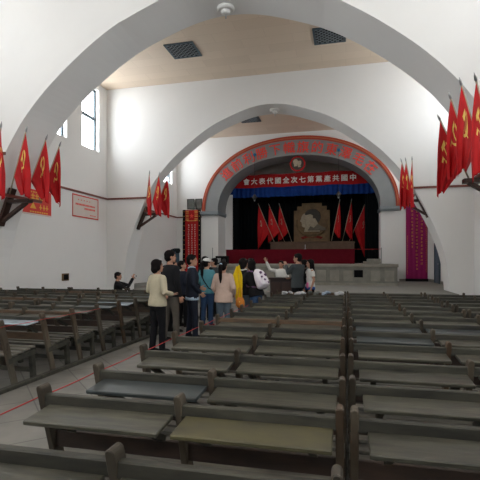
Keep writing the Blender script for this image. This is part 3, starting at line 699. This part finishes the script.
# ------------------------------------------------------------------ benches
BL = 1.755
def post_mesh():
    bm_ = MB(); w_, d_ = .042, .09
    prof = [(-w_/2, -.02), (w_/2, -.02), (w_/2, .855), (w_/2*.8, .872), (w_/2*.35, .88), (-w_/2*.35, .88), (-w_/2*.8, .872), (-w_/2, .855)]
    def sh(x, y, z): return (x, y+.25*(1-z/.88), max(z, 0))
    n = len(prof)
    bm_.add([sh(x, -d_/2, z) for x, z in prof]+[sh(x, d_/2, z) for x, z in prof], [tuple(range(n)), tuple(range(2*n-1, n-1, -1))]+[(i, n+i, n+(i+1) % n, (i+1) % n) for i in range(n)])
    return bm_
def lean(z): return .25*(1-z/.88)
def make_bench():
    t = thing('desk_bench', '-', 'bench')
    me = post_mesh().mesh('post', bevel=.006)
    for x in (.024, BL/2, BL-.024):
        link('post', me, M['bench_post'], t).location = (x, 0, 0)
        o = MB().beam((x, lean(.36)-.02, .335), (x, .62, .375), .05, .07).build('seat_bearer', M['bench'], t)
        MB().beam((x, .60, 0), (x, .565, .345), .05, .07, (0, 1, 0)).build('leg', M['bench'], t)
    MB().box(.0, BL, -.012, .032, .755, .825, Matrix.Translation((0, lean(.8)-.02, 0))).build('top_rail', M['bench'], t, bevel=.006)
    for x0, x1 in ((.085, BL/2-.025), (BL/2+.045, BL-.055)):
        d_ = MB(); d_.T = Matrix.Translation((0, -.02, .762)) @ Matrix.Rotation(math.radians(5), 4, 'X')
        d_.box(x0, x1, -.225, 0, -.013, .013); dt = d_.build('desk_top', M['bench_top'], t, bevel=.005)
        for q in (x0+.10, x1-.10): MB().beam((q, lean(.6)-.01, .60), (q, -.18, .732), .035, .035).build('desk_bracket', M['bench'], dt)
    MB().beam((.0, lean(.53), .53), (BL, lean(.53), .53), .022, .10).build('back_board', M['bench_brown'], t, bevel=.004)
    sl = MB()
    for k in range(4):
        y = .185+.112*k; z = .385+.045*k/3
        sl.box(0, BL, y, y+.092, z, z+.025)
    sl.build('seat', M['bench_seat'], t, bevel=.003)
    MB().box(.05, BL-.05, .565, .595, .10, .16).build('stretcher', M['bench'], t, bevel=.003)
    return t
bench0 = make_bench(); used = [False]
def place(x, y, label, group, tops=None, rz=0.0):
    o = copy_tree(bench0) if used[0] else bench0
    used[0] = True
    o.location = (x, y, 0); o.rotation_euler = (0, 0, rz); o['label'] = label; o['group'] = group
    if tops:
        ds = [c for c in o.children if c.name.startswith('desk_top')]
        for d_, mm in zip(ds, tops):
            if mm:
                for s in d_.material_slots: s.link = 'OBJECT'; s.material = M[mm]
    for c in (o.children if o is not bench0 else ()):
        if c.name.startswith(('top_rail', 'back_board', 'post')) and wear.random() < .10 and y > 3.6:
            for q in c.material_slots: q.link = 'OBJECT'; q.material = M['bench_rust']
    return o
wear = random.Random(4)
ROWS = [1.55, 2.25, 2.85, 3.55, 4.30, 5.10, 5.85, 6.60, 7.32, 8.12, 8.90, 9.66, 10.42, 11.2]
rnd = random.Random(11)
TOPS = {(0, 1): (None, 'bench_yellow'), (0, 2): ('bench_blue', None), (1, 6): ('bench_blue', 'bench_blue'), (1, 1): (None, 'bench_top'), (1, 5): ('bench_blue', None), (0, 9): ('bench_yellow', None)}
for r, y in enumerate(ROWS):
    for c, nm in enumerate(('aisle column', 'middle column', 'outer column')):
        if r == 0 and c > 0 or (c == 2 and r < 2): continue
        jx = rnd.uniform(-.012, .012)
        place(-1.76+c*1.785+jx, y+rnd.uniform(-.03, .03)+(.0 if c == 0 else .0), 'weathered desk bench, %s row from the camera, %s of the larger near block' % (ORD[r], nm), 'desk benches of the near block', TOPS.get((c, r)), rnd.uniform(-.008, .008))
LROWS = [4.62, 5.37, 6.07, 6.80, 7.52, 8.25, 8.98, 9.70, 10.42, 11.15]
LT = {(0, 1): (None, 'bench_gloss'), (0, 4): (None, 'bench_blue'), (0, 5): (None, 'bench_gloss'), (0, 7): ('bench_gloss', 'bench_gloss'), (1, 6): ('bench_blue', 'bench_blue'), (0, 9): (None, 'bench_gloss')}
for r, y in enumerate(LROWS):
    for c, nm in enumerate(('aisle column', 'middle column', 'wall column')):
        if c == 1 and y < 6.0 or c == 2 and y < 8.2: continue
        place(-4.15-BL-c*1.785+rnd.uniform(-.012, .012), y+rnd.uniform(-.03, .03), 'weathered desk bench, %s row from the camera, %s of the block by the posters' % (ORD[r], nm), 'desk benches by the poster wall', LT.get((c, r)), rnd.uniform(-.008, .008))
ru = MB().box(-4.12, -4.04, 4.2, 12.2, 0, .05).build('floor_runner', M['bench'], bevel=.006)
tag(ru, 'long wooden floor runner along the benches by the poster wall', 'floor beam')
def rope(pts, label):
    P = []
    for a, b in zip(pts, pts[1:]):
        for i in range(6):
            u = i/6; P.append((a[0]+(b[0]-a[0])*u, a[1]+(b[1]-a[1])*u, a[2]+(b[2]-a[2])*u-.006*math.sin(PI*u)))
    P.append(pts[-1]); tag(MB().tube(P, .0038, 6).build('red_rope', M['rope'], smooth=True), label, 'rope')
rope([(-1.79, .9, .79)]+[(-1.79, y-.02 if False else y+.02, .79) for y in ROWS[1:10]], 'thin red rope strung along the aisle ends of the near bench block')
rope([(-4.12, 3.7, .80)]+[(-4.12, y+.02, .80) for y in LROWS[:4]], 'thin red rope tied along aisle posts of benches by the posters')

# ------------------------------------------------------------------ people
def remeshed(name, mb, voxel, m, parent, sm=6, dec=None):
    me = mb.mesh(name); o = bpy.data.objects.new(name, me); COL.objects.link(o)
    r = o.modifiers.new('r', 'REMESH'); r.mode = 'VOXEL'; r.voxel_size = voxel
    s = o.modifiers.new('s', 'SMOOTH'); s.iterations = sm; s.factor = .5
    dg = bpy.context.evaluated_depsgraph_get(); dg.update()
    nm = bpy.data.meshes.new_from_object(o.evaluated_get(dg)); bpy.data.objects.remove(o); bpy.data.meshes.remove(me)
    nm.polygons.foreach_set('use_smooth', [True]*len(nm.polygons)); nm.name = name
    nm.materials.clear(); nm.materials.append(m)
    return link(name, nm, None, parent)
def hand(mb, wr, d, n, side, curl=.5):
    """palm and five fingers from the wrist wr, pointing along d, palm facing n"""
    d = Vector(d).normalized(); n = Vector(n); n = (n-d*n.dot(d)).normalized(); s = d.cross(n).normalized()*side
    wr = Vector(wr)
    for k in range(3):
        o = (k-1)*.022; mb.tube([wr+s*o*.6, wr+d*.05+s*o, wr+d*.088+s*o*1.15], [.017, .018, .014], 8, True)
    for k, ln in enumerate((.068, .078, .072, .056)):
        o = (k-1.5)*-.0215; p0 = wr+d*.085+s*o*1.05; a = curl*.5
        p1 = p0+(d*math.cos(a)+n*math.sin(a)+s*o*2.2)*ln*.5; a2 = curl*1.3
        p2 = p1+(d*math.cos(a2)+n*math.sin(a2)+s*o*1.4)*ln*.5
        mb.tube([p0, p1, p2], [.0095, .009, .0075], 7, True)
    p0 = wr+d*.03+s*.028; p1 = p0+(d*.6+s*.75+n*.25).normalized()*.045; p2 = p1+(d*.85+s*.3+n*.3).normalized()*.035
    mb.tube([p0, p1, p2], [.013, .0105, .009], 7, True)
HANG_L = ((-.225, -.02, 1.12), (-.215, .06, .87)); HANG_R = ((.225, -.02, 1.12), (.215, .06, .87))
def person(label, loc, rz, height, top, pants, armL=HANG_L, armR=HANG_R, hair='short', head=(0, 0), lean=0.0, hem=.84, sleeve='long', collar=None, shoe='black', stride=.05, sit=False, female=False, bulk=1.0, hair_mat='hair', skirt=False, twist=0.0):
    t = thing('person', label, 'person', loc, rz); s = height/1.70; t.scale = (s, s, s)
    B = Matrix.Rotation(twist, 4, 'Z') @ Matrix.Translation((0, 0, .95)) @ Matrix.Rotation(-lean, 4, 'X') @ Matrix.Translation((0, 0, -.95))
    sit_dz = 0
    sw = .165 if female else .185; hp = .172 if female else .168
    bv = lambda p: B @ Vector(p)
    K = [((-sw, -.005, 1.385)), ((sw, -.005, 1.385))]
    HB = B @ Matrix.Translation((0, -.01, 1.475)) @ Matrix.Rotation(head[0], 4, 'Z') @ Matrix.Rotation(-head[1], 4, 'X')
    # --- body: one continuous surface
    b = MB()
    b.T = HB; b.ball((0, .005, .135), (.074, .094, .098), 16, 10); b.ball((0, .030, .075), (.058, .066, .070), 14, 8); b.ball((0, .082, .028), (.026, .022, .02), 10, 6)
    b.tube([(0, .094, .125), (0, .108, .098), (0, .112, .086)], [.010, .013, .012], 8, True); b.ball((0, .088, .150), (.05, .02, .012)); b.ball((0, .092, .056), (.024, .015, .012))
    for q in (-1, 1): b.ball((q*.077, -.002, .108), (.012, .024, .034), 8, 6)
    b.tube([(0, -.012, -.06), (0, .0, .06)], [.058, .053], 12)
    b.T = B; b.loft([(0, 0, .93, hp*.92, .10), (0, 0, 1.05, .125, .09), (0, .005, 1.25, .15, .105), (0, 0, 1.37, sw*.95, .085), (0, -.008, 1.425, .10, .07), (0, -.01, 1.46, .055, .055)])
    b.T = Matrix.Identity(4)
    AR = ((armL, -1), (armR, 1)); ends = []
    for (el, wr), q in AR:
        S_ = bv((q*sw*.93, -.005, 1.375)); TW = Matrix.Rotation(twist, 3, 'Z'); E = TW @ Vector(el); W_ = TW @ Vector(wr)
        b.tube([S_, S_.lerp(E, .5), E, E.lerp(W_, .4), W_], [.050, .043, .036, .034, .025], 10, True)
        d_ = (W_-E).normalized(); nrm = Vector((-q, .3, 0)) if d_.z < -.3 else Vector((-q*.35, 1, 0))
        hand(b, W_+d_*.01, d_, nrm, (q if d_.z < -.3 else q)*1, .45 if d_.z < -.3 else .2); ends.append((S_, E, W_))
    hips = [(-.085, 0, .90), (.085, 0, .90)]; legs = []
    for i, q in enumerate((-1, 1)):
        h = Vector(hips[i])
        if sit: kn = h+Vector((q*.04, .42, .02)); an = kn+Vector((0, .03, -.505))
        else: kn = Vector((q*.085, stride*q*.5+.015, .49)); an = Vector((q*.085, stride*q-.01, .085))
        legs.append((h, kn, an))
        b.tube([h, h.lerp(kn, .5), kn, kn.lerp(an, .35), an], [.085, .07, .052, .05, .036], 10, True)
    b.ball((0, 0, .93), (hp*.95, .105, .10))
    remeshed('body', b, .0085, M['skin'], t, 3)
    # --- trousers or skirt
    p = MB(); p.loft([(0, 0, .80, hp*.98, .115), (0, 0, .88, hp*1.05, .128), (0, 0, .97, hp*.98, .120), (0, 0, 1.03, hp*.9, .112)])
    for i, (h, kn, an) in enumerate(legs):
        bot = an+Vector((0, 0, -.035))
        p.tube([h+Vector((0, 0, .02)), h.lerp(kn, .45), kn, kn.lerp(bot, .5), bot], [.102, .088, .068, .064, .060], 12)
    remeshed('trousers', p, .016, pants, t, 4)
    # --- shoes
    for i, (h, kn, an) in enumerate(legs):
        f = MB(); ax_, ay_, az_ = an; gz = az_-.085
        f.loft([(ax_, ay_+.06, gz+.0, .045, .125), (ax_, ay_+.06, gz+.03, .047, .128), (ax_, ay_+.045, gz+.055, .042, .105), (ax_, ay_+.0, gz+.085, .04, .055)], 14)
        f.build('shoe', cloth('%s_shoe' % shoe, {'black': (.02, .02, .02), 'red': (.25, .03, .03), 'white': (.6, .6, .6)}[shoe]), t, smooth=True)
    # --- upper garment
    u = MB(); u.T = B; k_ = bulk
    hw = hp*1.06
    u.loft([(0, 0, hem, hw*k_*1.02, .135*k_), (0, 0, .95, hw*k_, .132*k_), (0, 0, 1.08, (.142 if female else .158)*k_, .118*k_), (0, .008, 1.25, (.165 if female else .182)*k_, .132*k_), (0, 0, 1.35, sw*1.06, .112*k_), (0, -.005, 1.41, sw*.82, .088), (0, -.01, 1.448, .078, .07)], 18, 2.3)
    u.T = Matrix.Identity(4)
    for S_, E, W_ in ends:
        if sleeve == 'long': u.tube([S_+Vector((0, 0, -.005)), S_.lerp(E, .5), E, E.lerp(W_, .5), E.lerp(W_, .97)], [.068*k_, .062*k_, .054*k_, .048*k_, .043*k_], 12, True)
        else: u.tube([S_+Vector((0, 0, -.005)), S_.lerp(E, .35), S_.lerp(E, .62)], [.068*k_, .064*k_, .064*k_], 12)
    remeshed('upper_garment', u, .014, top, t, 4)
    if collar is not None:
        c = MB(); c.T = B; c.tube([(.07*math.cos(a), -.012+.068*math.sin(a), 1.452+.012*math.cos(a*2)) for a in [2*PI*i/16 for i in range(17)]], .016, 8); c.build('collar', collar, t, smooth=True)
    # --- face and hair
    for q in (-1, 1):
        e = MB(); e.T = HB; e.ball((q*.031, .085, .127), (.011, .008, .007), 8, 6); e.build('eye', M['hair'], t, smooth=True)
        e = MB(); e.T = HB; e.tube([(q*.016, .093, .147), (q*.032, .094, .151), (q*.050, .082, .146)], [.004, .005, .003], 6); e.build('eyebrow', M['hair'], t, smooth=True)
    e = MB(); e.T = HB; e.ball((0, .101, .056), (.022, .007, .006), 8, 6); e.build('mouth', M['lip'], t, smooth=True)
    h = MB(); h.T = HB
    if hair in ('short', 'bob', 'ponytail', 'long', 'bushy'):
        gr = 1.06 if hair != 'bushy' else 1.22
        h.ball((0, -.014, .160), (.085*gr, .098*gr, .086*gr), 16, 10); h.ball((0, -.038, .105), (.083*gr, .070*gr, .080*gr), 14, 8); h.ball((0, .045, .205), (.058, .048, .030))
        if hair in ('bob', 'bushy', 'long'):
            h.ball((0, -.048, .062), (.088*gr, .062*gr, .085), 14, 8)
            for q in (-1, 1): h.ball((q*.074, .0, .105), (.022, .045, .075))
        if hair == 'long':
            h.loft([(0, -.055, .12, .088, .055), (0, -.072, -.02, .098, .05), (0, -.09, -.13, .09, .04), (0, -.095, -.20, .05, .025)])
            for q in (-1, 1): h.tube([(q*.075, .01, .15), (q*.082, .01, .03), (q*.085, .0, -.09)], [.03, .032, .018], 8, True)
        if hair == 'ponytail':
            h.tube([(0, -.10, .165), (0, -.15, .13), (0, -.155, .0), (0, -.145, -.14), (0, -.14, -.24)], [.03, .042, .045, .036, .014], 10, True)
    remeshed('hair', h, .009, M[hair_mat], t, 3)
    t['_hb'] = [list(r) for r in HB]
    return t, HB, B
def at(px, py, depth):
    """ground point under a picture position at a given distance along the view axis"""
    c, s = math.cos(YAW), math.sin(YAW); a = (px-240)/440
    return ((c*a-s)*depth, (s*a+c)*depth, 0)
D = math.radians
cream = cloth('cream_knit', (.50, .45, .33)); blackc = cloth('black_jacket', (.014, .014, .016)); taupe = cloth('grey_brown_trousers', (.10, .088, .075)); navy = cloth('dark_navy_cloth', (.018, .022, .035))
jeans = cloth('blue_denim', (.035, .075, .16)); teal = cloth('turquoise_fleece', (.09, .27, .32)); pink = cloth('pale_pink_jacket', (.58, .43, .36)); gjeans = cloth('grey_blue_denim', (.10, .13, .16)); white = cloth('white_cotton', (.66, .66, .64))
greyj = cloth('slate_grey_jacket', (.055, .065, .07)); blackp = cloth('black_trousers', (.010, .010, .012)); lblue = cloth('light_blue_shirt', (.42, .55, .68)); brownc = cloth('dark_brown_top', (.07, .05, .045))
HF = lambda q: ((q*.235, -.03, 1.13), (q*.15, .17, 1.04))       # forearms folded forward
person('person in a cream sweater and black trousers standing in the aisle', (-3.23, 7.2, 0), D(-28), 1.63, cream, blackp, armL=HF(-1), armR=((.25, -.03, 1.12), (.19, .18, 1.08)), hair='bob', head=(D(-18), 0), female=True, hem=.86, bulk=1.05)
person('tall person in a black jacket and grey brown trousers seen from behind', (-3.46, 8.35, 0), D(-30), 1.82, blackc, taupe, hair='short', head=(D(-22), 0), hem=.84, bulk=1.06, stride=.09)
t, HB, B = person('person in dark jacket with light blue collar standing in profile in aisle', (-3.14, 8.75, 0), D(-62), 1.74, navy, navy, armL=HF(-1), armR=((.235, -.02, 1.12), (.16, .14, .95)), hair='short', head=(D(-18), 0), collar=lblue, stride=.06)
c = MB(); c.loft([(0, 0, .79, .185, .14), (0, 0, .86, .18, .138)]); c.build('shirt_hem', lblue, t, smooth=True)
person('dark haired person in black partly hidden behind the tall black jacket', (-3.86, 9.45, 0), D(-50), 1.64, blackc, blackp, hair='bob', head=(D(-25), 0), female=True)
person('dark haired person in navy top looking down behind the profile figure', at(183, 0, 10.9), D(-40), 1.62, navy, blackp, armL=HF(-1), armR=HF(1), hair='short', head=(D(-30), D(-12)))
# white cap and strap
t, HB, B = person('person in turquoise fleece and jeans with a white cap', at(207, 0, 10.9), D(-12), 1.67, teal, jeans, armL=HF(-1), armR=HF(1), hair='ponytail', head=(D(-25), 0), female=True, shoe='red', bulk=1.08)
c = MB(); c.T = HB; c.ball((0, -.008, .185), (.092, .106, .075), 16, 8); c.build('cap_crown', white, t, smooth=True)
c = MB(); c.T = HB; c.loft([(0, .115, .17, .07, .065), (0, .115, .182, .065, .06)]); c.build('cap_brim', white, t, smooth=True)
c = MB(); c.tube([(-.13, .0, 1.44), (-.10, -.135, 1.32), (.0, -.150, 1.15), (.13, -.14, .98), (.19, -.03, .92)], .013, 6); c.build('shoulder_strap', blackc, t, smooth=True)
person('dark haired person hidden behind the white cap', at(205.5, 0, 12.1), D(-20), 1.74, blackc, blackp, hair='short', head=(D(-10), 0))
person('brown faced person in grey top peering out beside the white cap', at(214, 0, 13.0), D(60), 1.70, greyj, blackp, hair='short', head=(D(40), 0))
t, HB, B = person('person in a pale pink jacket with a long black ponytail', at(223.5, 0, 9.2), D(-6), 1.61, pink, gjeans, armL=((-.24, -.02, 1.12), (-.20, .13, .98)), armR=((.24, -.02, 1.12), (.2, .13, .98)), hair='ponytail', head=(D(-4), 0), female=True, hem=.80, bulk=1.12)
c = MB(); c.T = HB; c.ball((0, -.125, .165), (.034, .02, .03)); c.build('hair_tie', cloth('pale_blue_tie', (.45, .62, .80)), t, smooth=True)
t, HB, B = person('person with bushy black hair and black top carrying a yellow cloth', at(243.8, 0, 10.5), D(-18), 1.66, blackc, gjeans, hair='bushy', head=(D(-22), 0), collar=white, armL=((-.24, .0, 1.12), (-.26, .16, 1.02)), female=True)
c = thing('yellow_cloth', 'bright yellow folded cloth held upright between pink jacket and black top', 'cloth', Vector(at(236.0, 0, 9.6))+Vector((0, 0, -.06)))
def yc(u, v):
    z = .72+.82*v; wdt = .07+.17*min(1, v*1.25)-.16*max(0, v-.72)/.28
    return Vector((.08+wdt*(u-.62)-.03*v, -.02+.02*math.sin(u*9+v*3), z+.06*u*v))
o = MB().grid(14, 16, yc).build('folded_fabric', cloth('bright_yellow_fabric', (.80, .56, .015), .1), c, smooth=True); sm = o.modifiers.new('thickness', 'SOLIDIFY'); sm.thickness = .03
MB().tube([(.07, .01, .72), (.06, .01, 1.5)], .012).build('stick', M['pole'], c)
c = thing('orange_bag', 'small orange shoulder bag hanging below the yellow cloth', 'bag', Vector(at(240.2, 0, 9.45))+Vector((0, 0, .62)))
MB().loft([(0, 0, 0, .05, .05), (0, 0, .05, .10, .07), (0, 0, .15, .095, .065), (0, 0, .22, .06, .035)], 14).build('pouch', cloth('orange_leather', (.62, .22, .04)), c, smooth=True); MB().tube([(-.05, 0, .2), (-.03, -.02, .42), (.03, -.02, .42), (.05, 0, .2)], .008, 6).build('strap', M['orange_gold'], c); MB().disc((0, -.068, .13), .014, .01).build('clasp', M['gold'], c)
person('person in profile with short dark hair behind the bushy haired one', at(251.5, 0, 11.6), D(-70), 1.68, blackc, navy, hair='short', head=(D(-10), 0))
t, HB, B = person('person in black jacket bending forward with a lilac backpack', at(256.0, 0, 9.85), D(58), 1.66, blackc, jeans, hair='bob', head=(0, D(-28)), lean=D(20), armL=((-.25, .25, 1.0), (-.22, .30, .76)), armR=((.25, .25, 1.0), (.22, .30, .76)), female=True, bulk=1.08)
bp = thing('lilac_backpack', 'white and lilac printed backpack on the bending person', 'backpack', t.location, D(58)); bp.scale = t.scale
c = MB(); c.T = B; c.loft([(0, -.22, .96, .10, .05), (0, -.25, 1.0, .155, .10), (0, -.25, 1.2, .165, .11), (0, -.23, 1.36, .13, .085), (0, -.20, 1.43, .06, .03)], 18, 2.5); c.build('pack_body', M['lilac'], bp, smooth=True)
c = MB(); c.T = B; c.loft([(0, -.345, 1.0, .11, .02), (0, -.355, 1.04, .12, .035), (0, -.35, 1.16, .115, .03), (0, -.34, 1.19, .09, .015)], 16); c.build('pocket', M['lilac'], bp, smooth=True)
c = MB(); c.T = B
for (x, z, r_) in ((-.06, 1.31, .04), (.07, 1.25, .042), (-.02, 1.13, .036), (.07, 1.06, .036), (-.09, 1.2, .03)):
    c = MB(); c.T = B; c.ball((x, -.375+.03*(z > 1.22), z), (r_, .02, r_*.8)); c.build('printed_patch', M['purple_dark'], bp, smooth=True)
for q in (-1, 1):
    c = MB(); c.T = B; c.tube([(q*.10, -.15, 1.40), (q*.12, -.02, 1.45), (q*.13, .13, 1.33), (q*.14, .10, 1.12), (q*.13, -.16, 1.02)], .018, 8); c.build('strap', M['purple_dark'], bp, smooth=True)
# lecturer, suit man, women at the front
t, HB, B = person('person in a white shirt with one arm raised behind the lectern', at(281, 0, 13.95), D(176), 1.63, white, blackp, armR=((.36, .06, 1.42), (.47, .08, 1.66)), armL=((-.24, .02, 1.12), (-.12, .24, 1.10)), hair='short', head=(D(-4), 0), hem=.86)
t, HB, B = person('tall person in a slate grey jacket with a hand raised near the face', at(297.5, 0, 12.35), D(50), 1.82, greyj, blackp, armL=((-.24, .10, 1.20), (-.16, .27, 1.40)), armR=((.23, .12, 1.12), (.12, .36, 1.06)), hair='short', head=(D(30), 0), hem=.82, bulk=1.05)
person('dark haired person in black between the slate jacket and white T-shirt', at(303.5, 0, 13.2), D(60), 1.66, blackc, blackp, hair='bob', head=(D(20), 0), female=True)
t, HB, B = person('person in a white T-shirt with dark print and long dark hair', at(310, 0, 12.5), D(118), 1.66, white, blackp, hair='long', head=(D(-8), 0), female=True, sleeve='short', hem=.90)
c = MB(); c.T = B
c.prism([(-.03, 1.02), (.03, 1.0), (.05, 1.12), (.02, 1.2), (.05, 1.28), (-.02, 1.31), (-.05, 1.22), (-.01, 1.14)], -.145, .150); c.build('shirt_print', blackp, t)
c = MB(); c.loft([(0, .0, .84, .19, .142), (0, 0, .93, .188, .14)]); c.build('belt_bag', cloth('blue_sash', (.04, .10, .35)), t, smooth=True)
c = MB(); c.ball((-.12, .13, .97), (.07, .03, .09)); c.build('pink_pouch', cloth('pink_pouch_cloth', (.80, .20, .42)), t, smooth=True)
# photographer on the benches by the wall
t, HB, B = person('person in black sitting on a far bench raising a camera', (-6.35, 11.44, -.305), 0, 1.60, blackc, blackp, armL=((-.20, .30, 1.30), (-.05, .44, 1.52)), armR=((.24, .32, 1.22), (.06, .44, 1.52)), hair='short', head=(D(0), D(4)), sit=True, twist=D(-72))
c = thing('compact_camera', 'small silver camera held up by the seated person in black', 'camera', t.location, D(-72)); c.scale = t.scale
MB().box(-.06, .06, .50, .53, 1.56, 1.63).build('camera_body', M['white_plastic'], c, bevel=.005); MB().disc((0, .54, 1.595), .024, .03).build('lens', M['lamp_black'], c)
# lectern
t = thing('lectern', 'dark wooden lectern in front of the person in the white shirt', 'lectern', at(281.5, 0, 13.2)); t.rotation_euler = (0, 0, D(6))
MB().box(-.33, .33, -.2, .22, .08, 1.08).build('cabinet', M['lectern_wood'], t, bevel=.01); MB().box(-.37, .37, -.24, .26, 1.08, 1.14).build('top', M['lectern_wood'], t, bevel=.01); MB().box(-.36, .36, -.23, .25, 0, .08).build('base', M['lectern_wood'], t, bevel=.01)
for q in (-1, 1): MB().box(min(q*.03, q*.29), max(q*.03, q*.29), -.215, -.2, .16, 1.0).build('front_panel', M['dark_wood'], t, bevel=.006)
# clutter on the last row of desks
rnd = random.Random(21)
names = [('crumpled_bag', 'crumpled white plastic bag on the last desk row beside the backpack', 'paper', -1.45), ('paper_stack', 'loose stack of pale papers on the last desk row below the lectern', 'paper', -1.12),
         ('crumpled_bag', 'crumpled grey plastic bag on the last desk row before slate jacket', 'frost', -.78), ('folded_jacket', 'folded pale blue jacket on the last desk row below the white T-shirt', None, -.46), ('crumpled_bag', 'crumpled white plastic bag at the inner end of last desk row', 'paper', -.14)]
for nm, lb, mm, x in names:
    t = MB()
    for k in range(5): t.ball((rnd.uniform(-.1, .1), rnd.uniform(-.05, .05), rnd.uniform(.03, .07)), (rnd.uniform(.05, .09), rnd.uniform(.04, .07), rnd.uniform(.025, .05)), R=Euler((rnd.uniform(-.5, .5), rnd.uniform(-.5, .5), rnd.uniform(0, 3))).to_matrix())
    o = remeshed(nm, t, .012, M[mm] if mm else cloth('pale_blue_cloth', (.35, .42, .52)), None, 3)
    zmin = min(v.co.z for v in o.data.vertices)
    o.location = (x, 11.2-.16, .768-zmin); tag(o, lb, {'crumpled_bag': 'bag', 'paper_stack': 'papers', 'folded_jacket': 'jacket'}[nm])
    q = MB(); q.ball((.03, .02, .09), (.05, .04, .02)); 
if _fo.name in COL.objects: COL.objects.unlink(_fo)
bpy.data.objects.remove(_fo)
